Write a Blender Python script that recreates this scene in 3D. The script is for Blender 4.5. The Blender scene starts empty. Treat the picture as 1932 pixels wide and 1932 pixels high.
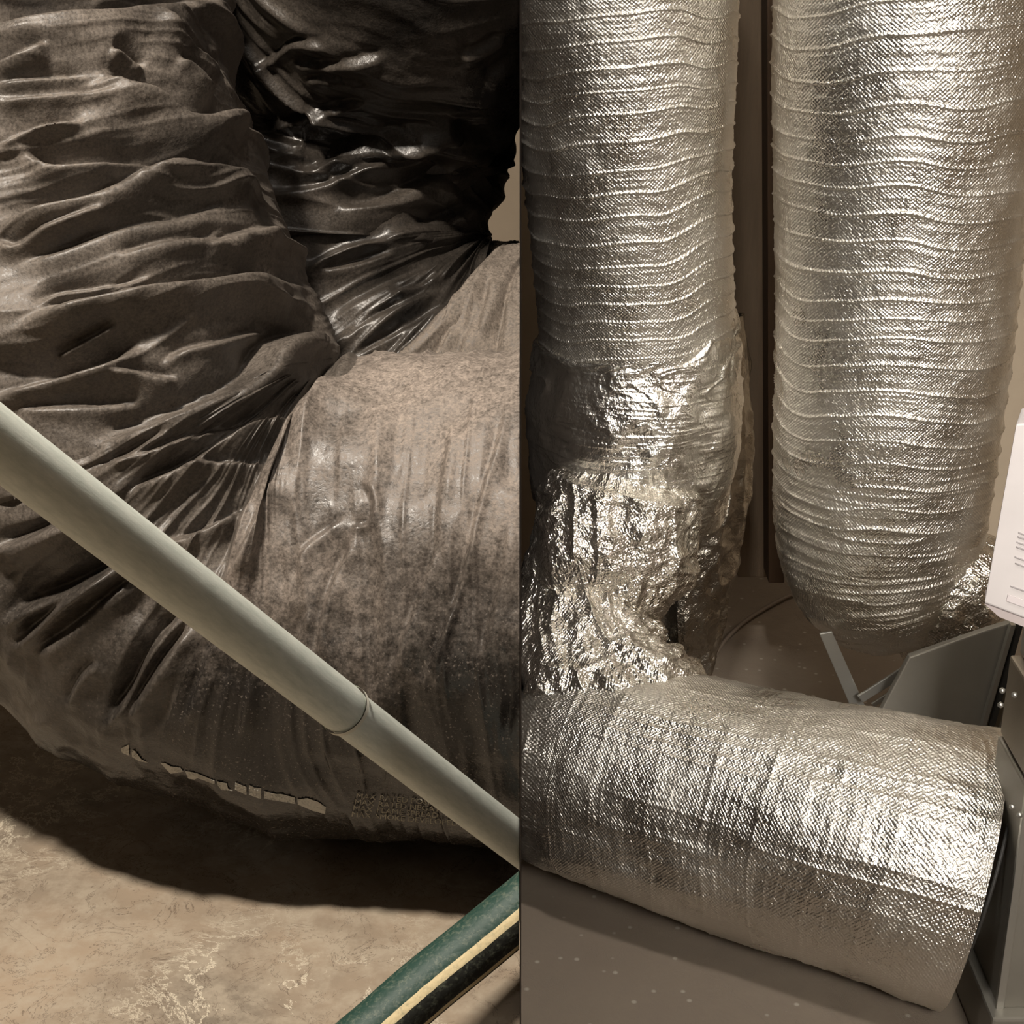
import bpy, bmesh, math
import numpy as np
from mathutils import Vector

S = bpy.context.scene
COL = S.collection

# ------------------------------------------------------------------ camera
PITCH = math.radians(22.0)
FPX = 3000.0
UC, VC = 982.0, 966.0
CAM = np.array([0.0, 0.0, 1.3])
RIGHT = np.array([1.0, 0.0, 0.0])
UP = np.array([0.0, math.sin(PITCH), math.cos(PITCH)])
FWD = np.array([0.0, math.cos(PITCH), -math.sin(PITCH)])
cd = bpy.data.cameras.new('camera')
cam = bpy.data.objects.new('camera', cd)
COL.objects.link(cam)
cam.location = CAM
cam.rotation_euler = (math.pi / 2 - PITCH, 0, 0)
cd.sensor_width = 36.0
cd.lens = FPX / 1932 * 36.0
cd.shift_x = -16.0 / 1932
cd.clip_start = 0.01
S.camera = cam

# ------------------------------------------------------------------ world, lights, exposure
w = bpy.data.worlds.new('world')
S.world = w
w.use_nodes = True
w.node_tree.nodes['Background'].inputs[0].default_value = (0.9, 0.85, 0.8, 1)
w.node_tree.nodes['Background'].inputs[1].default_value = 0.008


def area(name, loc, target, size, power, col, sy=None):
    ld = bpy.data.lights.new(name, 'AREA')
    ld.shape = 'RECTANGLE'
    ld.size = size
    ld.size_y = sy or size
    ld.energy = power
    ld.color = col
    lo = bpy.data.objects.new(name, ld)
    COL.objects.link(lo)
    lo.location = loc
    d = Vector(target) - Vector(loc)
    lo.rotation_euler = d.to_track_quat('-Z', 'Y').to_euler()
    return lo


LKEY = area('lamp_or_fill_light', (-0.50, 0.62, 2.42), (-0.25, 1.25, 0.6), 0.11, 48, (1.0, 0.90, 0.78))
LFILL = area('lamp_or_fill_light', (-0.6, -0.9, 2.2), (-0.2, 1.3, 0.8), 0.9, 0.25, (1.0, 0.92, 0.82))  # unseen weak fill added behind the camera to lift the left side
RKEY = area('lamp_or_fill_light', (0.06, 0.90, 2.42), (0.3, 2.2, 0.3), 0.16, 21, (1.0, 0.95, 0.88))
RFILL = area('lamp_or_fill_light', (0.72, -0.7, 1.90), (0.85, 2.2, 0.5), 0.6, 8, (1.0, 0.95, 0.88))  # unseen front fill added to brighten the foil, no lamp there
RFILL.data.spread = math.radians(46)
RBACK = area('lamp_or_fill_light', (0.42, 2.62, 2.45), (0.42, 2.8, 0.5), 0.25, 3.0, (1.0, 0.90, 0.76))  # unseen light added to brighten the wall strip and panel behind the ducts

vs = S.view_settings
vs.view_transform = 'Standard'
vs.look = 'None'
vs.exposure = 0.0
vs.gamma = 1.0
vs.use_curve_mapping = False
S.cycles.max_bounces = 8
S.cycles.use_denoising = True


# ------------------------------------------------------------------ projection helpers
def P(u, v, d):
    """point at depth d (along the view axis) on the sight line through (u, v)"""
    return CAM + d * (FWD + (u - UC) / FPX * RIGHT - (v - VC) / FPX * UP)


def PY(u, v, y):
    """point on the same sight line at world distance y"""
    r = FWD + (u - UC) / FPX * RIGHT - (v - VC) / FPX * UP
    return CAM + r * (y / r[1])


def PZ(u, v, z):
    r = FWD + (u - UC) / FPX * RIGHT - (v - VC) / FPX * UP
    return CAM + r * ((z - CAM[2]) / r[2])


def pix(V):
    R = V - CAM
    d = R @ FWD
    return UC + FPX * (R @ RIGHT) / d, VC - FPX * (R @ UP) / d, d


# ------------------------------------------------------------------ noise
def vnoise(x, y, seed):
    rng = np.random.default_rng(seed)
    T = rng.random((256, 256))
    xi = np.floor(x).astype(int)
    yi = np.floor(y).astype(int)
    fx = x - xi
    fy = y - yi
    fx = fx * fx * fx * (fx * (fx * 6 - 15) + 10)
    fy = fy * fy * fy * (fy * (fy * 6 - 15) + 10)
    a = T[xi & 255, yi & 255]
    b = T[(xi + 1) & 255, yi & 255]
    c = T[xi & 255, (yi + 1) & 255]
    d = T[(xi + 1) & 255, (yi + 1) & 255]
    return (a * (1 - fx) + b * fx) * (1 - fy) + (c * (1 - fx) + d * fx) * fy


def snoise(x, y, seed):
    return vnoise(x, y, seed) * 2 - 1


def ridged(x, y, seed, p=1.0):
    return (1 - np.abs(snoise(x, y, seed))) ** p


def fnoise(x, y, seed, oct=3):
    s = 0
    a = 1.0
    for k in range(oct):
        s = s + a * snoise(x * 2 ** k, y * 2 ** k, seed + k)
        a *= 0.5
    return s


# ------------------------------------------------------------------ tagging and meshes
def tag(o, label=None, cat=None, group=None, kind=None):
    if label: o['label'] = label
    if cat: o['category'] = cat
    if group: o['group'] = group
    if kind: o['kind'] = kind
    return o


def empty(name, loc, label, cat, group=None):
    o = bpy.data.objects.new(name, None)
    COL.objects.link(o)
    o.location = loc
    o.empty_display_size = 0.05
    tag(o, label, cat, group)
    return o


def link_mesh(name, verts, faces, mat, parent=None, smooth=True, uv=None):
    """verts in world space; the object sits at its parent's origin or at the mesh's own base"""
    verts = np.asarray(verts, dtype=float)
    if parent is not None:
        off = np.array(parent.matrix_basis.translation) if parent.parent is None else \
            np.array(parent.parent.matrix_basis.translation) + np.array(parent.matrix_basis.translation)
        loc = (0, 0, 0)
    else:
        off = np.array([verts[:, 0].mean(), verts[:, 1].mean(), verts[:, 2].min()])
        loc = off
    me = bpy.data.meshes.new(name)
    V = verts - off
    if isinstance(faces, np.ndarray):
        n = len(faces)
        k = faces.shape[1]
        me.vertices.add(len(V))
        me.vertices.foreach_set('co', V.astype(np.float32).ravel())
        me.loops.add(n * k)
        me.loops.foreach_set('vertex_index', faces.astype(np.int32).ravel())
        me.polygons.add(n)
        me.polygons.foreach_set('loop_start', np.arange(0, n * k, k, dtype=np.int32))
        me.polygons.foreach_set('loop_total', np.full(n, k, dtype=np.int32))
        me.update(calc_edges=True)
    else:
        me.from_pydata([tuple(v) for v in V], [], faces)
    if uv is not None:
        ul = me.uv_layers.new(name='UVMap')
        ul.data.foreach_set('uv', uv[faces.ravel()].astype(np.float32).ravel())
    me.validate()
    me.polygons.foreach_set('use_smooth', [smooth] * len(me.polygons))
    me.materials.append(mat)
    o = bpy.data.objects.new(name, me)
    COL.objects.link(o)
    if parent is not None:
        o.parent = parent
    o.location = loc
    return o


def boxmesh(name, lo, hi, mat, parent=None, bevel=0.0):
    lo = np.array(lo, float); hi = np.array(hi, float)
    bm = bmesh.new()
    bmesh.ops.create_cube(bm, size=1.0)
    for v in bm.verts:
        for k in range(3):
            v.co[k] = lo[k] if v.co[k] < 0 else hi[k]
    if bevel:
        bmesh.ops.bevel(bm, geom=list(bm.edges), offset=bevel, segments=2, affect='EDGES', profile=0.6)
    bm.verts.index_update()
    V = [tuple(v.co) for v in bm.verts]
    F = [tuple(v.index for v in f.verts) for f in bm.faces]
    bm.free()
    return link_mesh(name, V, F, mat, parent, smooth=False)


def slab(name, front, thick, mat, parent=None, bevel=0.0):
    """front: polygon of world points; extruded by the vector thick"""
    bm = bmesh.new()
    vs_ = [bm.verts.new(p) for p in front]
    f = bm.faces.new(vs_)
    r = bmesh.ops.extrude_face_region(bm, geom=[f])
    for v in [g for g in r['geom'] if isinstance(g, bmesh.types.BMVert)]:
        v.co += Vector(thick)
    bmesh.ops.recalc_face_normals(bm, faces=list(bm.faces))
    if bevel:
        bmesh.ops.bevel(bm, geom=list(bm.edges), offset=bevel, segments=2, affect='EDGES', profile=0.6)
    bm.verts.index_update()
    V = [tuple(v.co) for v in bm.verts]
    F = [tuple(v.index for v in f.verts) for f in bm.faces]
    bm.free()
    return link_mesh(name, V, F, mat, parent, smooth=False)


def catmull(P_, n):
    P_ = np.asarray(P_, float)
    Q = np.vstack([2 * P_[0] - P_[1], P_, 2 * P_[-1] - P_[-2]])
    out = []
    m = 40
    for i in range(1, len(Q) - 2):
        t = np.linspace(0, 1, m, endpoint=False)[:, None]
        a, b, c, d = Q[i - 1], Q[i], Q[i + 1], Q[i + 2]
        out.append(0.5 * (2 * b + (c - a) * t + (2 * a - 5 * b + 4 * c - d) * t ** 2 + (3 * b - a - 3 * c + d) * t ** 3))
    out.append(P_[-1:])
    C = np.vstack(out)
    L = np.concatenate([[0], np.cumsum(np.linalg.norm(np.diff(C[:, :3], axis=0), axis=1))])
    s = np.linspace(0, L[-1], n)
    return np.stack([np.interp(s, L, C[:, k]) for k in range(C.shape[1])], 1), s


class Tube:
    """sweep of a circle; path rows are x, y, z, radius. theta = 0 faces the camera."""

    def __init__(self, path, ns, nt, dense=0.55):
        C, s = catmull(path, ns)
        self.s = s
        c = C[:, :3]
        r = C[:, 3]
        T = np.gradient(c, axis=0)
        T /= np.linalg.norm(T, axis=1)[:, None]
        toc = CAM - c
        N = toc - (toc * T).sum(1)[:, None] * T
        N /= np.linalg.norm(N, axis=1)[:, None]
        B = np.cross(T, N)
        t = np.linspace(-1, 1, nt, endpoint=False)
        th = math.pi * (dense * t + (1 - dense) * t ** 3)
        self.th = th
        self.c, self.r, self.T = c, r, T
        nrm = np.cos(th)[None, :, None] * N[:, None, :] + np.sin(th)[None, :, None] * B[:, None, :]
        self.N = nrm
        self.V = c[:, None, :] + nrm * r[:, None, None]
        self.ns, self.nt = ns, nt
        self.Sg = np.repeat(s[:, None], nt, 1)
        self.Tg = np.repeat(th[None, :], ns, 0)
        self.u, self.v, self.d = pix(self.V.reshape(-1, 3))
        self.u = self.u.reshape(ns, nt); self.v = self.v.reshape(ns, nt)

    def displace(self, D):
        self.V = self.V + self.N * D[..., None]

    def faces(self, keep=None):
        i = np.arange(self.ns - 1)[:, None]
        j = np.arange(self.nt)[None, :]
        j2 = (j + 1) % self.nt
        a = i * self.nt + j; b = i * self.nt + j2
        c = (i + 1) * self.nt + j2; d = (i + 1) * self.nt + j
        F = np.stack([a, b, c, d], -1).reshape(-1, 4)
        return F

    def mesh(self, name, mat, parent=None, clip=None, cut=None, uvs=True):
        V = self.V.reshape(-1, 3).copy()
        F = self.faces()
        if clip is not None:     # clip = (+1, x): keep x > value ; (-1, x): keep x < value
            sg, xv = clip
            out = (V[:, 0] - xv) * sg < 0
            F = F[~out[F].all(1)]
            V[out, 0] = xv
        if cut is not None:
            F = F[cut.ravel()[F[:, 0]]]
        uv = np.stack([(self.Tg * self.r.mean()).ravel(), self.Sg.ravel()], 1)
        used = np.unique(F)
        idx = np.full(len(V), -1)
        idx[used] = np.arange(len(used))
        return link_mesh(name, V[used], idx[F], mat, parent, True, uv[used])


def poly_dist(u, v, poly):
    """signed side (+ right hand of travel, image y down), distance, and position 0..1 along the line"""
    best = np.full(u.shape, 1e9)
    side = np.zeros(u.shape)
    along = np.zeros(u.shape)
    pl = np.asarray(poly, float)
    L = np.concatenate([[0], np.cumsum(np.linalg.norm(np.diff(pl, axis=0), axis=1))])
    for k in range(len(pl) - 1):
        a, b = pl[k], pl[k + 1]
        ab = b - a
        ll = ab @ ab
        tt = ((u - a[0]) * ab[0] + (v - a[1]) * ab[1]) / ll
        tc = np.clip(tt, 0, 1)
        dx = u - (a[0] + tc * ab[0]); dy = v - (a[1] + tc * ab[1])
        dd = np.hypot(dx, dy)
        cr = ab[0] * dy - ab[1] * dx
        m = dd < best
        best[m] = dd[m]
        side[m] = np.sign(cr[m])
        along[m] = ((L[k] + tc * math.sqrt(ll)) / L[-1])[m]
    return side, best, along


def smooth_line(poly):
    C, _ = catmull(np.asarray(poly, float), max(8, len(poly) * 3))
    return C


def lips(tube, lines, facing):
    D = np.zeros(tube.u.shape)
    f = facing
    for (pl, h, wa, wb) in lines:
        pl = smooth_line(pl)
        reach = max(4 * wa, 6.5 * wb)
        m = (tube.u > pl[:, 0].min() - reach) & (tube.u < pl[:, 0].max() + reach) & \
            (tube.v > pl[:, 1].min() - reach) & (tube.v < pl[:, 1].max() + reach) & (f > 0.0)
        if not m.any():
            continue
        sd, di, al = poly_dist(tube.u[m], tube.v[m], pl)
        s = sd * di
        sw = 6 + 260 * h
        x = np.clip((s + sw) / (2 * sw), 0, 1)
        st = x * x * (3 - 2 * x)
        sp = np.maximum(s, 0) / (wb * 1.5)
        up = (0.42 + 1.15 * sp) * np.exp(-sp ** 1.6)
        dn = np.exp(-(np.maximum(-s, 0) / wa) ** 1.3)
        prof = st * up * 0.62 - (1 - st) * dn * 0.55
        ta = np.clip(np.minimum(al, 1 - al) / 0.22, 0, 1)
        # points past the line's end fade out with distance from the end
        endf = np.where((al <= 0.001) | (al >= 0.999), 0.0, 1.0)
        ta = ta * ta * (3 - 2 * ta) * endf
        D[m] += h * prof * ta * np.clip(f[m] * 3, 0, 1)
    return D


# ------------------------------------------------------------------ materials
class M:
    def __init__(self, name):
        self.m = bpy.data.materials.new(name)
        self.m.use_nodes = True
        self.t = self.m.node_tree
        self.n = self.t.nodes
        self.b = self.n['Principled BSDF']

    def new(self, t, **k):
        q = self.n.new(t)
        for a, v in k.items():
            setattr(q, a, v)
        return q

    def link(self, a, b):
        self.t.links.new(a, b)

    def coord(self, kind='Object'):
        return self.new('ShaderNodeTexCoord').outputs[kind]

    def noise(self, scale, detail=4, rough=0.55, vec=None, kind='Object', stretch=None, dist=0.0):
        q = self.new('ShaderNodeTexNoise')
        q.inputs['Scale'].default_value = scale
        q.inputs['Detail'].default_value = detail
        q.inputs['Roughness'].default_value = rough
        q.inputs['Distortion'].default_value = dist
        v = vec or self.coord(kind)
        if stretch:
            mp = self.new('ShaderNodeMapping')
            mp.inputs['Scale'].default_value = stretch
            self.link(v, mp.inputs[0]); v = mp.outputs[0]
        self.link(v, q.inputs['Vector'])
        return q.outputs['Fac']

    def ramp(self, fac, stops):
        q = self.new('ShaderNodeValToRGB')
        el = q.color_ramp.elements
        while len(el) > 1:
            el.remove(el[-1])
        el[0].position = stops[0][0]
        c = stops[0][1]
        el[0].color = (c, c, c, 1) if isinstance(c, (int, float)) else (*c, 1)
        for p, c in stops[1:]:
            e = el.new(p)
            e.color = (c, c, c, 1) if isinstance(c, (int, float)) else (*c, 1)
        self.link(fac, q.inputs[0])
        return q.outputs[0]

    def mix(self, fac, a, b, mode='MIX'):
        q = self.new('ShaderNodeMix', data_type='RGBA', blend_type=mode)
        for sock, v in ((q.inputs[0], fac), (q.inputs[6], a), (q.inputs[7], b)):
            if isinstance(v, (int, float)):
                sock.default_value = v
            elif isinstance(v, tuple):
                sock.default_value = (*v, 1)
            else:
                self.link(v, sock)
        return q.outputs[2]

    def math(self, op, a, b=0.0, c=None):
        q = self.new('ShaderNodeMath', operation=op)
        for i, v in enumerate((a, b, c)):
            if v is None: continue
            if isinstance(v, (int, float)):
                q.inputs[i].default_value = v
            else:
                self.link(v, q.inputs[i])
        return q.outputs[0]

    def bump(self, h, strength, dist, prev=None):
        q = self.new('ShaderNodeBump')
        q.inputs['Strength'].default_value = strength
        q.inputs['Distance'].default_value = dist
        self.link(h, q.inputs['Height'])
        if prev is not None:
            self.link(prev, q.inputs['Normal'])
        return q.outputs[0]

    def set(self, **k):
        for a, v in k.items():
            s = self.b.inputs[a.replace('_', ' ')]
            if isinstance(v, (int, float)):
                s.default_value = v
            elif isinstance(v, tuple):
                s.default_value = (*v, 1)
            else:
                self.link(v, s)
        return self


def black_plastic(name, dust_lo, dust_hi, dust_col=(0.30, 0.25, 0.205), rim=None):
    m = M(name)
    n1 = m.noise(7, 5, 0.6)
    n2 = m.noise(420, 2, 0.7)
    n3 = m.noise(130, 5, 0.75)
    big = m.ramp(n1, [(0.36, dust_lo), (0.62, dust_hi)])
    fine = m.ramp(m.math('MULTIPLY_ADD', n2, 0.6, m.math('MULTIPLY', n3, 0.4)), [(0.36, 0.35), (0.62, 1.0)])
    d = m.math('MULTIPLY', big, fine)
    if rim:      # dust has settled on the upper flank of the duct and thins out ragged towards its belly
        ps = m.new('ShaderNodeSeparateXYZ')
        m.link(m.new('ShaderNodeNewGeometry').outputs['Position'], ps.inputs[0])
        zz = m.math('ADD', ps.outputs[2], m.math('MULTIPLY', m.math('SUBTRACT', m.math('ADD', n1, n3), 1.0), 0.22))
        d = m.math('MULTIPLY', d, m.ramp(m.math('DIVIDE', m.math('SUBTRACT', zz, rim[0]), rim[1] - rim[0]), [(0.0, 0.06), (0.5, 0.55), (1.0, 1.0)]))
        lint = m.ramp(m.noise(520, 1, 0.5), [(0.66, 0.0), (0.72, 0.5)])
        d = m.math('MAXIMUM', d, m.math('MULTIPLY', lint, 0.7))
    col = m.mix(d, (0.010, 0.009, 0.008), dust_col)
    rough = m.ramp(d, [(0.0, 0.24), (0.35, 0.5), (0.8, 0.85)])
    b1 = m.bump(m.noise(55, 3, 0.5), 0.35, 0.004)
    b2 = m.bump(n2, 0.35, 0.0008, b1)
    m.set(Base_Color=col, Roughness=rough, Normal=b2)
    return m.m


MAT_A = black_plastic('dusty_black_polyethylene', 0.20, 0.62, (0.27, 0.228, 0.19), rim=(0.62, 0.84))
MAT_B = black_plastic('glossy_black_polyethylene', 0.02, 0.30)
MAT_D = black_plastic('thickly_dusted_polyethylene', 0.75, 1.0)
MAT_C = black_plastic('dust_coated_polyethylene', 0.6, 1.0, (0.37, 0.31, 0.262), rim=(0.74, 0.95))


def foil(name, base=(0.80, 0.76, 0.69), rough=0.33, dots=0.5, crumple=0.42, scrim=0.0052):
    m = M(name)
    uv = m.coord('UV')
    sep = m.new('ShaderNodeSeparateXYZ')
    m.link(uv, sep.inputs[0])
    k = 2 * math.pi / scrim
    sx = m.math('SINE', m.math('MULTIPLY', sep.outputs[0], k))
    sy = m.math('SINE', m.math('MULTIPLY', sep.outputs[1], k * 1.15))
    grid = m.math('MULTIPLY', sx, sy)
    n1 = m.noise(38, 4, 0.6)
    n2 = m.noise(210, 3, 0.6)
    b0 = m.bump(n1, crumple, 0.010)
    b1 = m.bump(n2, 0.8, 0.0022, b0)
    b2 = m.bump(grid, dots, 0.0006, b1)
    r = m.ramp(m.noise(14, 3, 0.5), [(0.3, rough * 0.7), (0.7, rough * 1.4)])
    m.set(Base_Color=base, Metallic=1.0, Roughness=r, Normal=b2)
    return m.m


MAT_FOIL = foil('scrim_reinforced_foil')
MAT_FOILX = foil('crumpled_foil', rough=0.2, crumple=1.0, dots=0.4)
MAT_FOILD = foil('dull_foil_film', base=(0.42, 0.38, 0.32), rough=0.3, crumple=0.4, dots=0.1)
MAT_TAPE = foil('foil_tape', base=(0.80, 0.77, 0.71), rough=0.22, crumple=0.12, dots=0.0)


def concrete(name, c1, c2, c3, vein, spots, scale=1.0):
    m = M(name)
    a = m.noise(3.2 * scale, 6, 0.62)
    b = m.noise(26 * scale, 6, 0.7)
    base = m.mix(m.ramp(a, [(0.35, 0.0), (0.65, 1.0)]), c1, c2)
    base = m.mix(m.ramp(b, [(0.42, 0.0), (0.62, 0.75)]), base, c3)
    vv = m.noise(6 * scale, 8, 0.72, dist=0.5)
    ve = m.math('ABSOLUTE', m.math('SUBTRACT', vv, 0.5))
    msk = m.ramp(m.noise(3.0 * scale, 2, 0.5), [(0.42, 0.0), (0.56, 1.0)])
    vf = m.math('MULTIPLY', m.ramp(ve, [(0.0, 1.0), (0.012, 0.0)]), msk)
    base = m.mix(m.math('MULTIPLY', vf, vein), base, (0.74, 0.66, 0.52))
    v2 = m.math('ABSOLUTE', m.math('SUBTRACT', m.noise(16 * scale, 6, 0.7, dist=1.0), 0.5))
    base = m.mix(m.math('MULTIPLY', m.ramp(v2, [(0.0, 1.0), (0.008, 0.0)]), 0.85 * vein), base, (0.09, 0.06, 0.04))
    vo = m.new('ShaderNodeTexVoronoi')
    vo.inputs['Scale'].default_value = 34
    m.link(m.coord(), vo.inputs['Vector'])
    sp = m.ramp(vo.outputs['Distance'], [(0.07, 1.0), (0.14, 0.0)])
    base = m.mix(m.math('MULTIPLY', sp, spots), base, (0.62, 0.56, 0.47))
    b1 = m.bump(b, 0.35, 0.003)
    b2 = m.bump(vf, 0.4, 0.002 , b1)
    m.set(Base_Color=base, Roughness=0.62, Normal=b2)
    return m.m


MAT_FL = concrete('stained_concrete', (0.36, 0.28, 0.20), (0.20, 0.165, 0.125), (0.40, 0.34, 0.26), 1.0, 0.0, 1.3)
MAT_FR = concrete('brown_concrete', (0.22, 0.175, 0.135), (0.27, 0.22, 0.17), (0.23, 0.185, 0.145), 0.0, 0.55)


def plain(name, col, rough=0.7, metal=0.0, nscale=12, var=0.12, bs=0.1, stretch=None):
    m = M(name)
    n = m.noise(nscale, 4, 0.6, stretch=stretch)
    lo = tuple(c * (1 - var) for c in col); hi = tuple(min(1, c * (1 + var)) for c in col)
    m.set(Base_Color=m.mix(n, lo, hi), Roughness=rough, Metallic=metal,
          Normal=m.bump(m.noise(nscale * 12, 3, 0.6, stretch=stretch), bs, 0.001))
    return m.m


MAT_WALL = plain('painted_wall', (0.42, 0.34, 0.25), 0.8)
MAT_CEIL = plain('joist_ceiling', (0.30, 0.24, 0.17), 0.85)
MAT_WALLD = plain('bare_dark_wall', (0.10, 0.085, 0.07), 0.9)
MAT_WALLB = plain('brown_board_wall', (0.36, 0.29, 0.21), 0.8)
MAT_WOOD = plain('dark_stained_wood', (0.085, 0.050, 0.028), 0.55, 0, 6, 0.35, 0.2, (14, 14, 1))
MAT_GALV = plain('galvanised_steel', (0.50, 0.49, 0.45), 0.38, 0.85, 9, 0.18, 0.08)
MAT_GALVD = plain('weathered_sheet_steel', (0.30, 0.28, 0.24), 0.5, 0.6, 9, 0.2, 0.1)
MAT_WHITE = plain('white_card', (0.56, 0.52, 0.51), 0.6)
MAT_INK = plain('grey_ink', (0.36, 0.33, 0.33), 0.6)
MAT_PRINT = plain('white_print', (0.46, 0.45, 0.41), 0.6)
MAT_PRINT2 = plain('faint_grey_print', (0.34, 0.32, 0.26), 0.6)
MAT_DARK = plain('black_rubber', (0.02, 0.018, 0.015), 0.6)
MAT_CABLE = plain('grey_cable_sheath', (0.20, 0.16, 0.13), 0.5)
MAT_SHEET = plain('divider_sheet', (0.06, 0.05, 0.045), 0.7)


def pipe_mat():
    m = M('scuffed_grey_pvc')
    uv = m.coord('UV')
    n = m.noise(90, 6, 0.7, vec=uv, stretch=(3, 0.6, 1))
    s = m.noise(260, 3, 0.7, vec=uv, stretch=(3.0, 0.8, 1))
    col = m.ramp(n, [(0.3, (0.54, 0.59, 0.53)), (0.52, (0.65, 0.69, 0.63)), (0.75, (0.76, 0.79, 0.72))])
    sc = m.ramp(s, [(0.62, 0.0), (0.74, 0.7)])
    col = m.mix(sc, col, (0.82, 0.81, 0.74))
    m.set(Base_Color=col, Roughness=0.52, Normal=m.bump(s, 0.12, 0.0008))
    return m.m


def hose_mat():
    m = M('striped_hose_rubber')
    uv = m.coord('UV')
    sep = m.new('ShaderNodeSeparateXYZ')
    m.link(uv, sep.inputs[0])
    n = m.noise(150, 5, 0.7)
    x = m.math('ADD', sep.outputs[0], m.math('MULTIPLY', m.math('SUBTRACT', n, 0.5), 0.0012))
    # theta*r across the hose, metres: green on the upper side, a cream stripe, black, a thin cream stripe
    q = m.new('ShaderNodeMapRange')
    q.inputs['From Min'].default_value = -0.0165 * math.pi
    q.inputs['From Max'].default_value = 0.0165 * math.pi
    m.link(x, q.inputs['Value'])
    g1, g2 = (0.009, 0.040, 0.029), (0.013, 0.014, 0.011)
    cream = (0.72, 0.60, 0.36)
    r = m.ramp(q.outputs[0], [(0.0, g1), (0.490, cream), (0.536, g2), (0.662, cream), (0.70, g2)])
    r.node.color_ramp.interpolation = 'CONSTANT'
    scuff = m.ramp(m.noise(300, 4, 0.75), [(0.50, 0.0), (0.70, 0.42)])
    col = m.mix(scuff, r, (0.20, 0.22, 0.16))
    wv = m.new('ShaderNodeTexVoronoi')
    wv.feature = 'DISTANCE_TO_EDGE'
    wv.inputs['Scale'].default_value = 210
    m.link(m.coord(), wv.inputs['Vector'])
    m.set(Base_Color=col, Roughness=0.6, Normal=m.bump(wv.outputs[0], 0.4, 0.0008))
    return m.m


MAT_PIPE = pipe_mat()
MAT_HOSE = hose_mat()

# ------------------------------------------------------------------ the setting
ZL = 0.515          # the left place's floor is a raised slab
XL, XR, YB, YF, ZT = -1.5, 1.7, 2.95, -1.6, 2.6
EPS = 0.0008
tag(boxmesh('floor_left', (XL, YF, -0.1), (-0.0006, YB, ZL), MAT_FL), kind='structure')
tag(boxmesh('floor_right', (-0.0006, YF, -0.1), (XR, YB, 0), MAT_FR), kind='structure')
tag(boxmesh('wall_back', (XL - 0.1, YB, -0.1), (XR + 0.1, YB + 0.1, ZT), MAT_WALL), kind='structure')
tag(boxmesh('wall_left', (XL - 0.1, YF, -0.1), (XL, YB, ZT), MAT_WALLD), kind='structure')
tag(boxmesh('wall_right', (XR, YF, -0.1), (XR + 0.1, YB, ZT), MAT_WALL), kind='structure')
tag(boxmesh('wall_front', (XL - 0.1, YF - 0.1, -0.1), (XR + 0.1, YF, ZT), MAT_WALLB), kind='structure')
tag(boxmesh('ceiling', (XL - 0.1, YF, ZT), (XR + 0.1, YB, ZT + 0.1), MAT_CEIL), kind='structure')
tag(boxmesh('added_divider', (-0.00035, 0.62, 0.0), (0.00035, YB, ZT), MAT_SHEET), kind='structure')  # added partition, seen edge-on; parts the two places and keeps their light separate


# ------------------------------------------------------------------ left: front black duct
def facing_of(t):
    tocam = CAM - t.V
    tocam /= np.linalg.norm(tocam, axis=2)[..., None]
    return (tocam * t.N).sum(2)


def sweep(rows):
    return [list(P(u, v, d)) + [r] for (u, v, d, r) in rows]


def arc(cu, cv, r, a0, a1, n):
    return [(cu + r * math.cos(a), cv + r * math.sin(a)) for a in np.linspace(a0, a1, n)]


# axis of the front duct: comes down from the top, bends hard round (650, 700), runs off to the right
rowsA = [(-120, -380, 1.44, 0.198), (-40, -120, 1.42, 0.198), (10, 117, 1.40, 0.198), (66, 350, 1.385, 0.196)]
for (uu, vv_) in arc(634, 692, 438, math.radians(168), math.radians(92), 7):
    rowsA.append((uu, vv_, 1.37, 0.1965))
rowsA[-2] = rowsA[-2][:2] + (1.369, 0.197)
rowsA[-1] = rowsA[-1][:2] + (1.366, 0.199)
rowsA += [(800, 1120, 1.357, 0.206), (982, 1118, 1.347, 0.211), (1160, 1112, 1.338, 0.213), (1500, 1100, 1.32, 0.213)]
A = Tube(sweep(rowsA), 1000, 560)
fA = facing_of(A)

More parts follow.
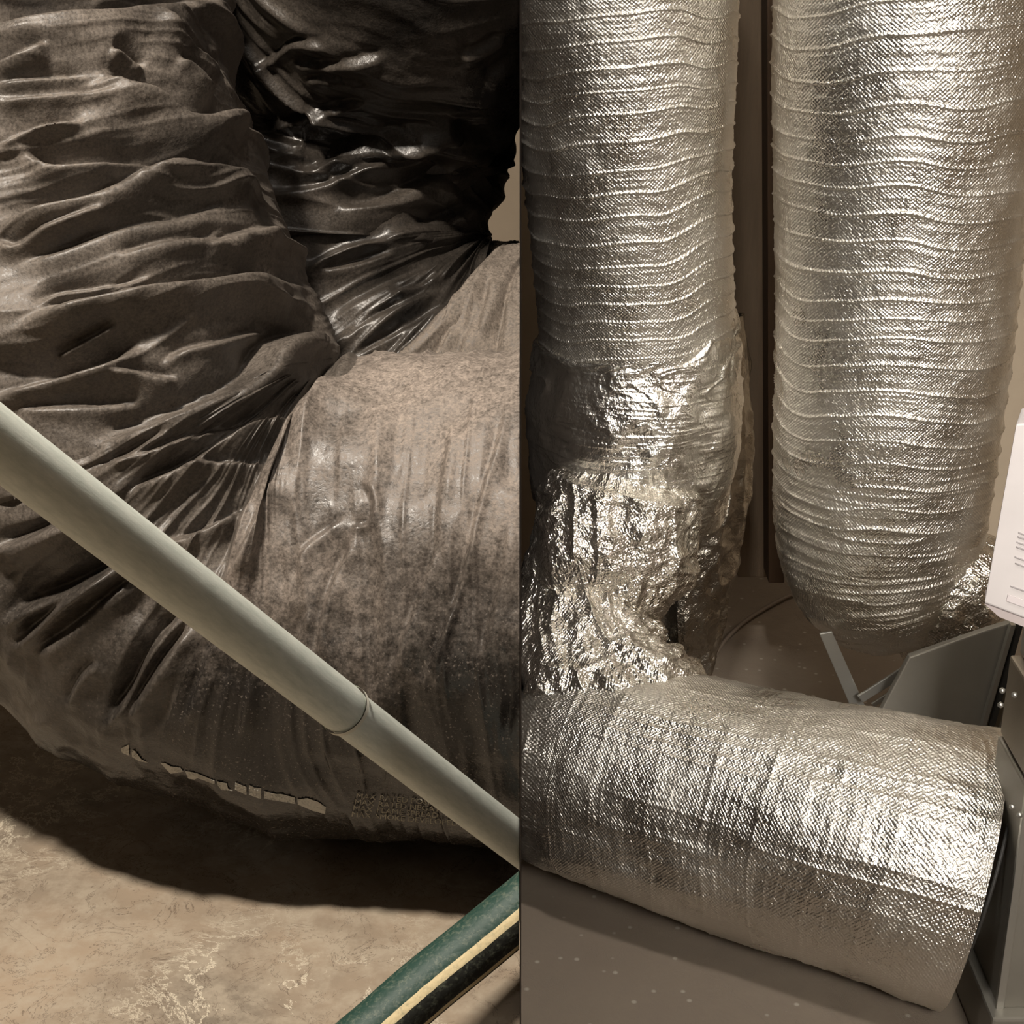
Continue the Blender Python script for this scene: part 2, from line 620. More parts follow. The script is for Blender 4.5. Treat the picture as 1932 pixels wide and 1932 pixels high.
LIPS_A = [
    ([(-40, 48), (0, 42), (100, 27), (200, 20), (260, 8), (320, 4), (400, 12)], .020, 60, 40),
    ([(290, 15), (305, 35), (340, 72), (400, 105), (450, 135)], .012, 16, 14),
    ([(400, -20), (425, 30), (445, 80), (452, 110)], .010, 18, 14),
    ([(-20, 122), (0, 118), (40, 105), (90, 88)], .010, 26, 16),
    ([(-20, 162), (0, 158), (60, 150), (110, 146), (170, 146)], .007, 14, 10),
    ([(-20, 192), (0, 190), (60, 182), (130, 176), (228, 168)], .007, 10, 9),
    ([(178, 125), (205, 140), (240, 158), (280, 170), (310, 186), (335, 206), (375, 218), (438, 214), (480, 280)], .019, 52, 24),
    ([(200, 95), (240, 108), (280, 126)], .008, 14, 10),
    ([(330, 105), (370, 130), (425, 178)], .009, 18, 10),
    ([(-20, 278), (0, 266), (50, 243), (100, 229), (170, 228)], .009, 14, 8),
    ([(30, 262), (60, 285), (110, 300), (200, 297), (280, 292), (380, 305)], .014, 42, 14),
    ([(-30, 420), (0, 410), (60, 390), (150, 374), (200, 356), (260, 326), (310, 311), (380, 321), (440, 328), (510, 356)], .024, 62, 26),
    ([(-30, 450), (0, 452), (30, 458), (90, 430), (200, 396)], .009, 14, 12),
    ([(20, 500), (120, 470), (240, 430), (330, 415), (440, 380)], .007, 16, 18),
    ([(210, 485), (300, 462), (380, 450), (420, 435)], .008, 14, 14),
    ([(370, 470), (430, 448), (470, 438), (525, 430)], .008, 22, 18),
    ([(60, 580), (110, 552), (180, 543), (240, 535), (290, 518)], .009, 20, 6),
    ([(25, 622), (60, 600), (130, 575), (200, 562), (250, 552), (330, 540), (450, 523), (500, 527), (585, 545)], .020, 34, 22),
    ([(90, 670), (160, 640), (225, 608)], .009, 18, 10),
    ([(-30, 748), (0, 740), (60, 722), (120, 705), (190, 685), (240, 660), (275, 645)], .018, 52, 16),
    ([(200, 700), (250, 696), (300, 705), (345, 710)], .009, 16, 14),
    ([(300, 690), (340, 660), (400, 645), (480, 622), (530, 612)], .009, 16, 10),
    ([(20, 770), (110, 765), (200, 760), (275, 752)], .007, 14, 12),
    ([(150, 838), (200, 826), (260, 805), (330, 780), (400, 750), (450, 725), (480, 698), (492, 672), (515, 645), (560, 630), (600, 640), (655, 700)], .022, 42, 24),
    ([(200, 870), (250, 852), (315, 818)], .010, 20, 8),
    ([(120, 905), (190, 880), (280, 855), (380, 820), (450, 800), (520, 765), (560, 735)], .008, 16, 16),
    ([(225, 940), (280, 906), (340, 880), (400, 845), (460, 815), (530, 790), (590, 745)], .018, 30, 18),
    ([(330, 880), (390, 876), (450, 876), (510, 862)], .008, 12, 12),
    ([(-30, 1045), (0, 1032), (60, 1008), (140, 978), (220, 960)], .016, 40, 22),
    ([(300, 1028), (350, 1008), (400, 985), (470, 940)], .014, 30, 14),
    ([(-10, 1178), (20, 1160), (60, 1140), (120, 1115), (220, 1060), (300, 1020)], .016, 34, 16),
    ([(20, 1225), (70, 1180), (130, 1130), (230, 1062)], .012, 18, 12),
    ([(60, 1235), (130, 1190), (200, 1130), (260, 1080)], .008, 18, 14),
    # folds under the pipe, rising steeply towards the elbow
    ([(200, 1365), (240, 1310), (275, 1240), (310, 1190), (350, 1150)], .013, 18, 10),
    ([(245, 1350), (285, 1280), (330, 1215), (362, 1170)], .012, 20, 12),
    ([(350, 1360), (372, 1290), (395, 1220), (420, 1190)], .009, 16, 14),
    ([(130, 1330), (150, 1280), (190, 1240)], .006, 12, 10),
    ([(450, 1400), (458, 1340), (470, 1280), (485, 1220)], .006, 14, 14),
    # the free edge of the lower jacket lapping over the elbow
    ([(395, 1150), (420, 1090), (440, 1020), (465, 950), (490, 895), (515, 850), (555, 795), (600, 742), (655, 705), (700, 690)], .017, 22, 34),
    ([(430, 1095), (470, 1020), (500, 960), (520, 905)], .006, 14, 10),
    ([(555, 1110), (570, 1040), (610, 1000), (652, 968)], .006, 14, 10),
    ([(600, 1260), (600, 1190), (625, 1090), (650, 1040), (662, 990)], .009, 16, 12),
    ([(655, 990), (690, 985), (702, 965), (700, 935), (680, 905)], .008, 14, 7),
    ([(770, 1330), (820, 1230), (850, 1150), (880, 1050), (905, 950), (940, 830), (960, 740)], .008, 14, 7),
    ([(720, 1300), (745, 1240), (775, 1160), (800, 1090), (830, 1000)], .006, 16, 14),
    ([(820, 1060), (825, 960), (840, 860), (850, 790)], .005, 14, 10),
    ([(905, 1250), (920, 1180), (945, 1080), (960, 980)], .006, 18, 14),
    ([(540, 1290), (555, 1220), (580, 1140)], .008, 20, 16),
]
sr = A.Sg / 0.00045        # px-like length along the axis
tr = A.Tg * 430
secC = np.clip((A.u - (640 - (A.v - 700) * 0.55)) / 60, 0, 1) * np.clip((A.v - 640) / 60, 0, 1)
warp = fnoise(sr / 260, tr / 260, 11, 2) * 30
amp = 1 - 0.62 * secC
nz = amp * (0.0140 * (ridged((sr + warp) / 120, tr / 640, 21, 1.4) - 0.5)
            + 0.0046 * (ridged((sr + warp) / 40, tr / 340 + 5, 22, 2.0) - 0.4)
            + 0.0014 * (ridged((sr + warp) / 15, tr / 160, 23, 2.0) - 0.4))
nz += 0.0045 * fnoise(sr / 120, tr / 120, 31, 2)
nz += secC * 0.0022 * (ridged((sr + warp * 0.6) / 26, tr / 260, 25, 2.5) - 0.3)
A.displace(nz + lips(A, LIPS_A, fA) * 1.85 * (1 - 0.45 * secC))
cover = (A.u > 640 - (A.v - 700) * 0.55) & (A.v > 600)     # where the lower jacket lies
CL = (-1, -EPS)

ductA = empty('flexible_duct', P(640, 1130, 1.37) - np.array([0, 0, 0.2]),
              'large dusty black plastic flexible duct in front, bending behind the grey pipe', 'duct',
              'black plastic ducts')

# split into upper jacket (folded) and lower jacket (dust coated) along the lap line
lap = np.array([(-2000, 2600), (300, 1400), (395, 1150), (420, 1090), (440, 1020), (465, 950), (490, 895), (515, 850),
                (555, 795), (600, 742), (655, 705), (700, 640), (900, 100), (1200, -900)], float)
sd, di, al = poly_dist(A.u, A.v, lap)
lower = (sd > 0)
lower_f = lower
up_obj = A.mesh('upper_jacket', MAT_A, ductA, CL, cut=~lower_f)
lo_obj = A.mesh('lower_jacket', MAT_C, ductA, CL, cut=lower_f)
lo_obj['label'] = 'dust coated lower jacket running off to the right'


# ------------------------------------------------------------------ printing on the front duct
class Surf:
    def __init__(self, t):
        f = facing_of(t) > -0.05
        self.P = t.V[f]
        self.N = np.cross(np.gradient(t.V, axis=0), np.gradient(t.V, axis=1))
        self.N /= np.linalg.norm(self.N, axis=2)[..., None] + 1e-12
        self.N = self.N[f]
        ref = t.N[f]
        sgn = np.sign((self.N * ref).sum(1))[:, None]
        self.N = self.N * sgn
        u, v, d = pix(self.P)
        self.u, self.v, self.d = u, v, d

    def at(self, u, v, lift=0.0009):
        m = (np.abs(self.u - u) < 9) & (np.abs(self.v - v) < 9)
        if m.sum() < 3:
            m = (np.abs(self.u - u) < 40) & (np.abs(self.v - v) < 40)
        if m.sum() < 3:
            return None
        uu, vv2, dd = self.u[m], self.v[m], self.d[m]
        # nearest few, closest to the camera first
        ds = np.hypot(uu - u, vv2 - v)
        k = np.argsort(ds)[:6]
        dep = dd[k[:4]].min()
        return P(u, v, dep - lift)


sf = Surf(A)


def decal(name, polys, mat, parent, step=5.0, lift=0.0012):
    """polygons in the duct's surface, laid on it point by point"""
    bm = bmesh.new()
    for pl in polys:
        vs_ = [bm.verts.new((p[0], p[1], 0)) for p in pl]
        bm.faces.new(vs_)
    bmesh.ops.triangulate(bm, faces=list(bm.faces))
    for _ in range(4):
        le = [e for e in bm.edges if e.calc_length() > step]
        if not le: break
        bmesh.ops.subdivide_edges(bm, edges=le, cuts=1)
        bmesh.ops.triangulate(bm, faces=list(bm.faces))
    bm.verts.index_update()
    V, ok = [], []
    last = None
    for v in bm.verts:
        p = sf.at(v.co.x, v.co.y, lift)
        ok.append(p is not None)
        V.append(p if p is not None else np.zeros(3))
    F = [tuple(x.index for x in f.verts) for f in bm.faces if all(ok[x.index] for x in f.verts)]
    bm.free()
    used = sorted({i for f in F for i in f})
    mp = {i: k for k, i in enumerate(used)}
    if not F: return None
    return link_mesh(name, [V[i] for i in used], [tuple(mp[i] for i in f) for f in F], mat, parent, smooth=False)


big = [
    [(228, 1412), (243, 1405), (244, 1426), (230, 1420)],
    [(248, 1414), (256, 1418), (266, 1432), (280, 1440), (262, 1436), (249, 1428)],
    [(302, 1439), (312, 1440), (322, 1446), (340, 1448), (346, 1456), (330, 1453), (322, 1460), (312, 1450)],
    [(349, 1454), (372, 1459), (405, 1473), (405, 1480), (372, 1468), (367, 1471), (355, 1469)],
    [(409, 1474), (428, 1478), (430, 1488), (440, 1492), (418, 1491), (411, 1482)],
    [(444, 1476), (465, 1485), (465, 1500), (443, 1490)],
    [(470, 1481), (480, 1486), (493, 1487), (492, 1508), (471, 1500)],
    [(498, 1492), (520, 1498), (530, 1498), (557, 1505), (557, 1517), (498, 1507)],
    [(561, 1508), (580, 1506), (600, 1513), (615, 1523), (613, 1536), (590, 1530), (562, 1518)],
]


def text_polys(txt, x0, y0, dx, dy, size, shear, slope):
    """outline a line of text through Blender's built-in font, as triangles in picture units"""
    cu = bpy.data.curves.new('t', 'FONT')
    cu.body = txt
    cu.size = 1.0
    cu.resolution_u = 2
    ob = bpy.data.objects.new('t', cu)
    COL.objects.link(ob)
    dg = bpy.context.evaluated_depsgraph_get()
    me = ob.evaluated_get(dg).to_mesh()
    out = []
    for p in me.polygons:
        q = []
        for i in p.vertices:
            c = me.vertices[i].co
            X = x0 + c.x * size * 1.25 + c.y * shear * size
            q.append((X, y0 + slope * (c.x * size * 1.25) - c.y * size))
        out.append(q)
    ob.evaluated_get(dg).to_mesh_clear()
    bpy.data.objects.remove(ob)
    bpy.data.curves.remove(cu)
    return out


tp = []
for k, (a_, b_) in enumerate([('MAX', 'RATED POSITIVE'), ('MAX', 'RATED NEGATIVE'), ('MAX', 'FLAME SPREAD'), ('MAX', 'SMOKE DEVELOPED')]):
    tp += text_polys(a_, 671 - 3 * k, 1506 + 11.5 * k, 0, 0, 14, 0.12, 0.09)
    tp += text_polys(b_, 715 - 2.5 * k, 1510 + 11.5 * k, 0, 0, 14, 0.12, 0.09)

# ------------------------------------------------------------------ left: rear black duct
rowsB = [(860, -420, 1.50, 0.18), (780, -150, 1.60, 0.19), (700, 40, 1.71, 0.197), (640, 200, 1.79, 0.200)]
for (uu, vv_) in arc(928, 450, 342, math.radians(178), math.radians(96), 7):
    rowsB.append((uu, vv_, 1.80, 0.197))
rowsB += [(1010, 800, 1.78, 0.197), (1150, 800, 1.76, 0.197), (1500, 800, 1.74, 0.197)]
B = Tube(sweep(rowsB), 620, 400)
fB = facing_of(B)
LIPS_B = [
    ([(470, 135), (510, 110), (560, 76), (625, 84)], .010, 18, 8),
    ([(540, 115), (600, 122), (660, 112), (740, 98)], .009, 14, 10),
    ([(560, 150), (640, 150), (700, 165)], .007, 14, 12),
    ([(470, 248), (560, 225), (640, 210), (700, 195)], .010, 20, 8),
    ([(490, 300), (540, 288), (575, 272)], .008, 14, 10),
    ([(535, 305), (575, 320), (640, 292), (720, 275), (800, 255), (850, 244), (880, 260), (960, 272)], .024, 56, 16),
    ([(500, 362), (600, 350), (660, 325), (745, 292)], .014, 18, 10),
    ([(610, 392), (700, 384), (780, 350), (850, 315), (885, 290)], .015, 26, 22),
    ([(820, 285), (870, 278), (950, 300)], .010, 14, 16),
    ([(700, 440), (780, 430), (860, 400), (920, 360)], .010, 18, 16),
    ([(560, 530), (600, 490), (660, 462), (750, 452)], .014, 24, 10),
    ([(600, 510), (650, 500), (690, 490), (750, 470)], .010, 14, 10),
    ([(620, 600), (680, 560), (760, 520), (850, 490), (900, 455)], .013, 26, 14),
    ([(730, 555), (790, 540), (820, 515)], .010, 12, 10),
    ([(610, 660), (700, 600), (760, 575), (850, 535)], .012, 20, 14),
    ([(640, 690), (720, 640), (790, 600), (860, 560)], .010, 16, 12),
    ([(725, 705), (750, 665), (780, 640), (830, 590), (880, 540), (915, 500), (938, 462)], .020, 26, 26),
    ([(810, 700), (835, 660), (860, 620)], .009, 14, 10),
    ([(900, 640), (915, 590), (932, 530)], .009, 12, 10),
    ([(860, 690), (890, 620), (905, 570)], .006, 12, 12),
    ([(935, 680), (950, 620), (958, 560)], .006, 10, 8),
    ([(860, 95), (900, 90), (950, 60)], .010, 18, 12),
    ([(910, 150), (945, 130), (985, 105)], .010, 16, 10),
]
sb = B.Sg / 0.0006
tb = B.Tg * 330
wb_ = fnoise(sb / 220, tb / 220, 61, 2) * 26
nzb = (0.0120 * (ridged((sb + wb_) / 66, tb / 330, 71, 1.6) - 0.5)
       + 0.0048 * (ridged((sb + wb_) / 34, tb / 260, 72, 2.0) - 0.4)
       + 0.0011 * (ridged((sb + wb_) / 14, tb / 140, 73, 2.0) - 0.4))
B.displace(nzb + lips(B, LIPS_B, fB) * 1.3)
lapB = np.array([(500, 1500), (700, 760), (725, 705), (750, 665), (780, 640), (830, 590), (880, 540), (915, 500),
                 (938, 462), (975, 380), (1200, -100)], float)
sdB, diB, _ = poly_dist(B.u, B.v, lapB)
lowB = (sdB > 0)
ductB = empty('flexible_duct', P(640, 500, 1.8) - np.array([0, 0, 0.2]),
              'shiny black plastic flexible duct behind the dusty one, beside the beige wall', 'duct',
              'black plastic ducts')
B.mesh('upper_jacket', MAT_B, ductB, CL, cut=~lowB)
o = B.mesh('lower_jacket', MAT_D, ductB, CL, cut=lowB)
o['label'] = 'dusty lower jacket of the rear duct'

decal('printed_lettering', big, MAT_PRINT, ductA, 4.0, 0.0001)
decal('printed_text', tp, MAT_PRINT2, ductA, 6.0, 0.0016)

# ------------------------------------------------------------------ left: grey pipe and garden hose
SP = 1.16
rowsP = [(-420, 520, 0.50, 0.0131), (0, 838, 0.650, 0.0131), (320, 1083, 0.76, 0.0131), (650, 1336, 0.88, 0.0131),
         (982, 1595, 1.01, 0.0131), (1080, 1672, 1.05, 0.0131)]
pp = sweep([(u, v, d * SP, r) for u, v, d, r in rowsP])
# straight run: fit a line through the ends
p0 = np.array(pp[1][:3]); p1 = np.array(pp[4][:3])
dirp = (p1 - p0)
ppath = lambda a, b, r: [list(p0 + dirp * a) + [r], list(p0 + dirp * (a * 2 + b) / 3) + [r],
                         list(p0 + dirp * (a + 2 * b) / 3) + [r], list(p0 + dirp * b) + [r]]
tj = None
best = 1e9
for tt in np.linspace(0, 1, 400):
    u_, v_, _d = pix((p0 + dirp * tt)[None, :])
    if abs(u_[0] - 650) < best:
        best = abs(u_[0] - 650); tj = tt
pipe = empty('grey_pipe', p0 + dirp * 0.5, 'grey plastic pipe slanting across the front of the black ducts', 'pipe')
Pt = Tube(ppath(-1.0, tj, 0.01561), 200, 64, 1.0)
fl = np.clip((Pt.Sg - Pt.s[-1] + 0.0035) / 0.0035, 0, 1)
Pt.displace(0.0006 * fl - 0.0010 * (Pt.Sg >= Pt.s[-1] - 1e-6))
Pt.mesh('socket_length', MAT_PIPE, pipe, CL)
Pt = Tube(ppath(tj, 1.12, 0.01491), 120, 64, 1.0)
Pt.mesh('plain_length', MAT_PIPE, pipe, CL)
ring = Tube(ppath(tj - 0.001, tj + 0.005, 0.01660), 8, 64, 1.0)
rr = ring.mesh('joint_rim', plain('pale_solvent_weld', (0.66, 0.65, 0.56), 0.5), pipe, CL)
dg_ = Tube(ppath(tj - 0.0022, tj - 0.0008, 0.01665), 4, 64, 1.0).mesh('joint_gap', MAT_DARK, pipe, CL)
dg_['label'] = 'dark line of the pipe joint'
rr['label'] = 'pale glued rim of the pipe joint'

rowsH = [(560, 2140, 0.83, .0165), (640, 2010, 0.84, .0165), (720, 1935, 0.85, .0165), (800, 1864, 0.862, .0165),
         (900, 1783, 0.875, .0165), (990, 1708, 0.885, .0165), (1100, 1615, 0.9, .0165)]
H = Tube([list(PZ(420, 2900, ZL + 0.017)) + [.0165]] + sweep(rowsH), 400, 72, 1.0)
hose = H.mesh('garden_hose', MAT_HOSE, None, CL)
tag(hose, 'green garden hose with cream stripes, slanting in front of the pipe end', 'hose')


# ------------------------------------------------------------------ right: foil ducts
def foil_noise(t, pxm, seed, a_ring, pitch, a_wr, a_med, droop=0.0, irregular=0.35, sharp=6.0):
    """rings of the wire helix, wrinkles running round the duct, soft dents; pitch in metres"""
    s = t.Sg + 0.012 * fnoise(t.Sg * 4, t.Tg * 1.2, seed, 2) + droop * np.cos(t.Tg)
    ph = s / pitch + irregular * snoise(s / pitch * 0.5, t.Tg * 0.3, seed + 3) * 1.2
    fr = np.abs((ph % 1.0) - 0.5) * 2          # 1 at ring
    ring = np.exp(-((1 - fr) * sharp) ** 2)
    ramp = vnoise(np.floor(ph) + 0.5, t.Tg * 2 + 9, seed + 5)
    tr_ = t.Tg * t.r.mean()
    wr = ridged(s / 0.0075, tr_ / 0.09, seed + 7, 2) - 0.4
    wr2 = ridged(s / 0.0032, tr_ / 0.02, seed + 8, 1.5) - 0.4
    med = fnoise(s / 0.05, tr_ / 0.05, seed + 9, 3)
    return a_ring * ring * (0.3 + ramp) + a_wr * wr + 0.35 * a_wr * wr2 + a_med * med


CR = (1, EPS)
ductE = empty('foil_duct', PY(1150, 1500, 2.15) * np.array([1, 1, 0]) + np.array([0, 0, 0.02]),
              'foil duct coming down beside the divider and turning right along the floor', 'duct', 'foil ducts')

rowsE = [(1168, -420, 2.12, .150), (1170, -100, 2.12, .150), (1176, 120, 2.12, .146), (1184, 330, 2.13, .138),
         (1194, 500, 2.15, .136), (1204, 645, 2.17, .138)]
E = Tube([list(PY(u, v, y)) + [r] for u, v, y, r in rowsE], 620, 420)
E.displace(foil_noise(E, 1, 101, 0.0028, 0.028, 0.0009, 0.0008, droop=0.010, irregular=0.22, sharp=11))
E.mesh('upper_sleeve', MAT_FOIL, ductE, CR)

# gathered, taped skirt under the upper sleeve
rowsK = [(1200, 600, 2.17, .128), (1204, 632, 2.17, .139), (1202, 690, 2.17, .146), (1198, 760, 2.17, .154), (1196, 830, 2.17, .152),
         (1190, 900, 2.17, .146), (1184, 960, 2.17, .138)]
K = Tube([list(PY(u, v, y)) + [r] for u, v, y, r in rowsK], 340, 400)
trk = K.Tg * 0.15
top = np.clip(1 - (K.v - 620) / 130, 0, 1)
K.displace(0.0085 * (ridged(trk / 0.028 + 2 * fnoise(K.Sg / 0.05, trk / 0.1, 5, 2), K.Sg / 0.07, 131, 1.4) - 0.5) * (0.25 + top)
           + 0.004 * fnoise(K.Sg / 0.05, trk / 0.05, 133, 3) + 0.001 * ridged(K.Sg / 0.006, trk / 0.06, 134, 2)
           - 0.004 * np.exp(-((K.v - 632) / 9) ** 2))
ko = K.mesh('taped_skirt', MAT_TAPE, ductE, CR)
ko['label'] = 'smooth taped skirt with puckered creases'

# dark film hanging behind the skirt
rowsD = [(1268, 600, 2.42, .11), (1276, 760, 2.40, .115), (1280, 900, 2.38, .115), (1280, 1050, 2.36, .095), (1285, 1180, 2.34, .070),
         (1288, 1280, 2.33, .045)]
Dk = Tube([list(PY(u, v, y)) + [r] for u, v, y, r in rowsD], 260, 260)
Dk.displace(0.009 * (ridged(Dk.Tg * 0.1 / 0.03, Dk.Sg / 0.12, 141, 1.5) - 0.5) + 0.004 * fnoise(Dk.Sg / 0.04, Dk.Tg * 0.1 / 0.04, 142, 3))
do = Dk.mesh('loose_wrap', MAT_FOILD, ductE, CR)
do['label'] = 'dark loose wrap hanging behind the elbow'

# crumpled elbow piece
rowsL = [(1192, 858, 2.08, .02), (1186, 872, 2.08, .065), (1180, 905, 2.08, .105), (1168, 970, 2.07, .120), (1140, 1050, 2.06, .114), (1112, 1130, 2.05, .098),
         (1104, 1200, 1.99, .100), (1120, 1275, 1.94, .112), (1165, 1350, 1.89, .124), (1230, 1410, 1.86, .118)]
Lb = Tube([list(PY(u, v, y)) + [r] for u, v, y, r in rowsL], 420, 420)
trl = Lb.Tg * 0.12
Lb.displace(0.010 * fnoise(Lb.Sg / 0.07, trl / 0.07, 151, 3) + 0.0042 * (ridged(Lb.Sg / 0.022, trl / 0.03, 152, 1.3) - 0.5)
            + 0.0022 * (ridged(Lb.Sg / 0.009, trl / 0.011, 153, 1.3) - 0.5)
            + 0.006 * (ridged(trl / 0.03 + Lb.Sg / 0.06, Lb.Sg / 0.1, 154, 2) - 0.5))
lo2 = Lb.mesh('crumpled_elbow', MAT_FOILX, ductE, CR)
lo2['label'] = 'crumpled foil elbow catching the light'

# run along the floor
rowsF = [(1016, 1422, 1.925, .05), (1022, 1426, 1.915, .090), (1038, 1432, 1.90, .122), (1070, 1442, 1.88, .142), (1130, 1454, 1.86, .150), (1260, 1490, 1.812, .155),
         (1420, 1534, 1.758, .158), (1580, 1576, 1.708, .163), (1720, 1610, 1.672, .169), (1828, 1640, 1.654, .175)]
F_ = Tube([list(PY(u, v, y)) + [r] for u, v, y, r in rowsF], 760, 440)
trf = F_.Tg * 0.155
F_.displace(foil_noise(F_, 1, 161, 0.0009, 0.06, 0.0006, 0.0013, irregular=0.5, sharp=9)
            + 0.0016 * (ridged(trf / 0.016, F_.Sg / 0.25, 166, 2) - 0.5)
            + 0.003 * fnoise(F_.Sg / 0.12, trf / 0.08, 167, 2))
F_.mesh('floor_run', MAT_FOIL, ductE, CR)

# right vertical duct
ductG = empty('foil_duct', PY(1680, 1240, 2.05), 'wide ribbed foil duct hanging on the right, ending above the metal boot', 'duct', 'foil ducts')
rowsG = [(1722, -420, 2.05, .166), (1722, -100, 2.05, .168), (1712, 150, 2.05, .168), (1696, 420, 2.06, .160), (1684, 650, 2.07, .156),
         (1668, 850, 2.08, .152), (1660, 970, 2.09, .149), (1664, 1050, 2.10, .143), (1680, 1100, 2.11, .126), (1692, 1128, 2.12, .100), (1700, 1142, 2.12, .045)]
G = Tube([list(PY(u, v, y)) + [r] for u, v, y, r in rowsG], 900, 460)
lowf = np.clip((G.v - 780) / 250, 0, 1)
gN = foil_noise(G, 1, 171, 0.0030, 0.033, 0.0010, 0.0009, droop=0.016, irregular=0.25, sharp=11)
tighter = 0.0032 * (ridged((G.Sg + 0.016 * np.cos(G.Tg)) / 0.0105, G.Tg * 0.16 / 0.12, 177, 2.0) - 0.4)
G.displace(gN * (1 - 0.4 * lowf) + tighter * lowf + 0.003 * fnoise(G.Sg / 0.08, G.Tg * 2.2, 178, 2) * lowf)
G.mesh('sleeve', MAT_FOIL, ductG, CR)
# flat tape seam down the right side
seam = (G.Tg > 0)
rowsS = [(1800, 1010, 2.06, .03), (1800, 1040, 2.06, .075), (1795, 1100, 2.06, .088), (1790, 1160, 2.07, .084), (1780, 1210, 2.08, .074), (1772, 1246, 2.09, .05)]
Sx = Tube([list(PY(u, v, y)) + [r] for u, v, y, r in rowsS], 260, 300)
Sx.displace(0.008 * fnoise(Sx.Sg / 0.05, Sx.Tg * 1.6, 181, 3) + 0.003 * (ridged(Sx.Sg / 0.012, Sx.Tg * 4, 182, 1.4) - 0.5))
so = Sx.mesh('taped_end', MAT_FOILX, ductG, CR)
so['label'] = 'bunched taped end of the duct'

# ------------------------------------------------------------------ right: things behind and beside
# wrapped post and dark wooden post between the two ducts
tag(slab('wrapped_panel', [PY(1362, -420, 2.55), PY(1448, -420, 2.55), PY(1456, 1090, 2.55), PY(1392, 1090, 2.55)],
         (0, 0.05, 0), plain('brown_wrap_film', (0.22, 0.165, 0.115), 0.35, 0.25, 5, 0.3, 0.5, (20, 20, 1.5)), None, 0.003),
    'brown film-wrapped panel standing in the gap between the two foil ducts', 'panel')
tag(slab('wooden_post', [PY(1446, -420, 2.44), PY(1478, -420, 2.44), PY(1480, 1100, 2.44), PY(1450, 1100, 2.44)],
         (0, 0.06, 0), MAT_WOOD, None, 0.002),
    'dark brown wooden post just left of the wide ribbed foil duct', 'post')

# thin cable loop on the floor
cab = Tube([list(PZ(u, v, 0.006)) + [.004] for u, v in [(1320, 1330), (1350, 1235), (1390, 1185), (1440, 1150), (1500, 1120), (1560, 1110)]], 80, 12, 1.0)
tag(cab.mesh('cable', MAT_CABLE, None, CR), 'thin brown cable curving over the floor behind the foil ducts', 'cable')

# sheet metal boot under the hanging duct
boot = empty('metal_boot', PY(1760, 1340, 2.1) * np.array([1, 1, 0]), 'grey sheet metal boot with a folded strap below the hanging foil duct', 'duct boot')
slab('side_sheet', [PY(1716, 1240, 1.93), PY(1860, 1190, 1.93), PY(1925, 1170, 1.93), PY(1880, 1430, 1.93), PY(1790, 1430, 1.93), PY(1660, 1345, 1.93)],
     (0.0, 0.012, 0.0), MAT_GALVD, boot, 0.002)
slab('strap', [PY(1546, 1196, 2.0), PY(1570, 1192, 2.0), PY(1632, 1332, 2.0), PY(1604, 1332, 2.0)], (0, 0.004, 0), MAT_GALV, boot, 0.001)
slab('strap', [PY(1628, 1326, 1.98), PY(1618, 1314, 1.98), PY(1742, 1234, 1.98), PY(1754, 1248, 1.98)], (0, 0.004, 0), MAT_GALV, boot, 0.001)
slab('strap', [PY(1650, 1334, 1.985), PY(1644, 1328, 1.985), PY(1762, 1254, 1.985), PY(1768, 1262, 1.985)], (0, 0.004, 0), MAT_GALV, boot, 0.001)
for k, (x0, x1) in enumerate([((1908, 1180), (1852, 1372)), ((1922, 1180), (1866, 1380))]):
    a = PY(x0[0], x0[1], 1.915); b = PY(x1[0], x1[1], 1.915)
    slab('seam', [a, a + np.array([0.006, 0, 0]), b + np.array([0.006, 0, 0]), b], (0, 0.01, 0), MAT_GALV if k == 0 else MAT_DARK, boot)

# plenum box at the right edge
XP = 0.556
YP = 1.50
plen = empty('furnace_plenum', (XP + 0.3, YP + 0.2, 0), 'grey sheet metal plenum cabinet at the right edge beside the open duct end', 'plenum')
z1 = PY(1900, 1492, YP)[2]
z2 = PY(1900, 1332, YP)[2]
boxmesh('lower_panel', (XP, YP, 0.07), (XP + 0.6, YP + 0.12, z1), MAT_GALVD, plen, 0.003)
boxmesh('middle_panel', (XP + 0.002, YP + 0.004, z1 + 0.004), (XP + 0.6, YP + 0.12, z2), plain('tan_sheet_steel', (0.24, 0.20, 0.15), 0.45, 0.4), plen, 0.003)
boxmesh('upper_panel', (XP + 0.012, YP + 0.03, z2 + 0.003), (XP + 0.6, YP + 0.12, z2 + 0.125), MAT_GALV, plen, 0.004)
boxmesh('flange', (XP - 0.002, YP - 0.008, z1 - 0.004), (XP + 0.6, YP + 0.002, z1 + 0.003), MAT_GALV, plen, 0.0015)
boxmesh('flange', (XP - 0.002, YP - 0.004, z2 - 0.002), (XP + 0.6, YP + 0.004, z2 + 0.003), MAT_GALV, plen, 0.001)
boxmesh('corner_seam', (XP - 0.003, YP - 0.003, 0.03), (XP + 0.006, YP + 0.004, z1), MAT_GALV, plen, 0.001)
boxmesh('base_rail', (XP - 0.012, YP - 0.02, 0.0), (XP + 0.6, YP + 0.12, 0.072), MAT_GALVD, plen, 0.004)


def screw(x, y, z, par):
    bm = bmesh.new()
    bmesh.ops.create_cone(bm, cap_ends=True, segments=6, radius1=0.0036, radius2=0.003, depth=0.003)
    bmesh.ops.create_uvsphere(bm, u_segments=12, v_segments=6, radius=0.0024)
    V = []
    for v in bm.verts:
        V.append((x + v.co.x, y - v.co.z, z + v.co.y))
    bm.verts.index_update()
    F = [tuple(v.index for v in f.verts) for f in bm.faces]
    bm.free()
    return link_mesh('screw', V, F, MAT_GALV, par)


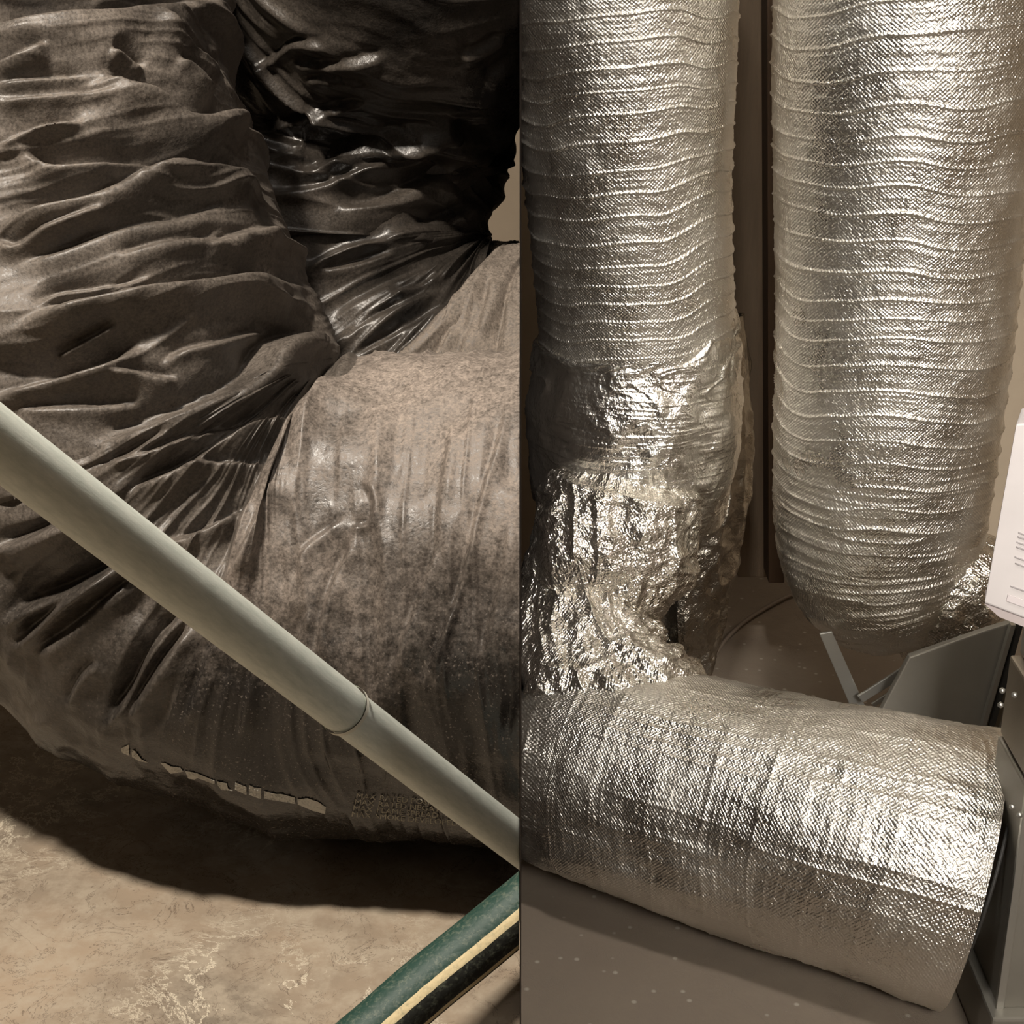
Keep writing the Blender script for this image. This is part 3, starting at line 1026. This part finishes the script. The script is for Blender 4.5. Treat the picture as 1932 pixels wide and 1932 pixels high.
for (u, v) in [(1889, 1300), (1886, 1327), (1912, 1308), (1908, 1519), (1922, 1534)]:
    p = PY(u, v, YP)
    screw(p[0], YP - 0.004, p[2], plen)

# collar: dark open end of the duct where it meets the plenum
a0 = np.array(rowsF[-1])
c0 = PY(1822, 1641, 1.655); c1 = PY(1846, 1648, 1.650)
Cl = Tube([list(c0) + [.160], list(c0 * 0.5 + c1 * 0.5) + [.160], list(c1) + [.160]], 12, 96, 1.0)
co = Cl.mesh('start_collar', MAT_GALVD, ductE, CR)
co['label'] = 'dull steel collar at the open end'
Cl = Tube([list(PY(1827, 1640, 1.654)) + [.168], list(PY(1830, 1641, 1.6535)) + [.169], list(PY(1833, 1642, 1.653)) + [.168]], 8, 96, 1.0)
Cl.mesh('dark_insulation_edge', MAT_DARK, ductE, CR)

# white printed carton hanging over the corner
yb = 1.44
carton = empty('white_carton', PY(1920, 1170, yb), 'white printed carton hanging at the right edge above the metal plenum', 'carton')
slab('carton_body', [PY(1917, 800, yb), PY(2010, 792, yb), PY(2010, 1196, yb), PY(1857, 1138, yb)], (0.02, 0.05, 0.0), MAT_WHITE, carton, 0.002)
fl_ = []
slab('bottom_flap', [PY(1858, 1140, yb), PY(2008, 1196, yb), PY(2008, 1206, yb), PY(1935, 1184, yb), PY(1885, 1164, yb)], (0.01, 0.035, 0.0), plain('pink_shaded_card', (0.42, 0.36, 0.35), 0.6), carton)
for (u, v, L_) in [(1922, 1004, 40), (1921, 1012, 40), (1919, 1022, 40), (1918, 1031, 40), (1915, 1050, 44), (1916, 1062, 40), (1907, 1105, 50)]:
    q = [PY(u, v, yb - 0.0012), PY(u + L_, v + L_ * 0.36, yb - 0.0012), PY(u + L_, v + L_ * 0.36 + 2.2, yb - 0.0012), PY(u, v + 2.2, yb - 0.0012)]
    slab('printed_line', q, (0, 0.0008, 0), MAT_INK, carton)
slab('printed_block', [PY(1902, 1122, yb - 0.0012), PY(1960, 1142, yb - 0.0012), PY(1957, 1155, yb - 0.0012), PY(1899, 1134, yb - 0.0012)], (0, 0.0008, 0), plain('pale_grey_ink', (0.60, 0.54, 0.54), 0.6), carton)
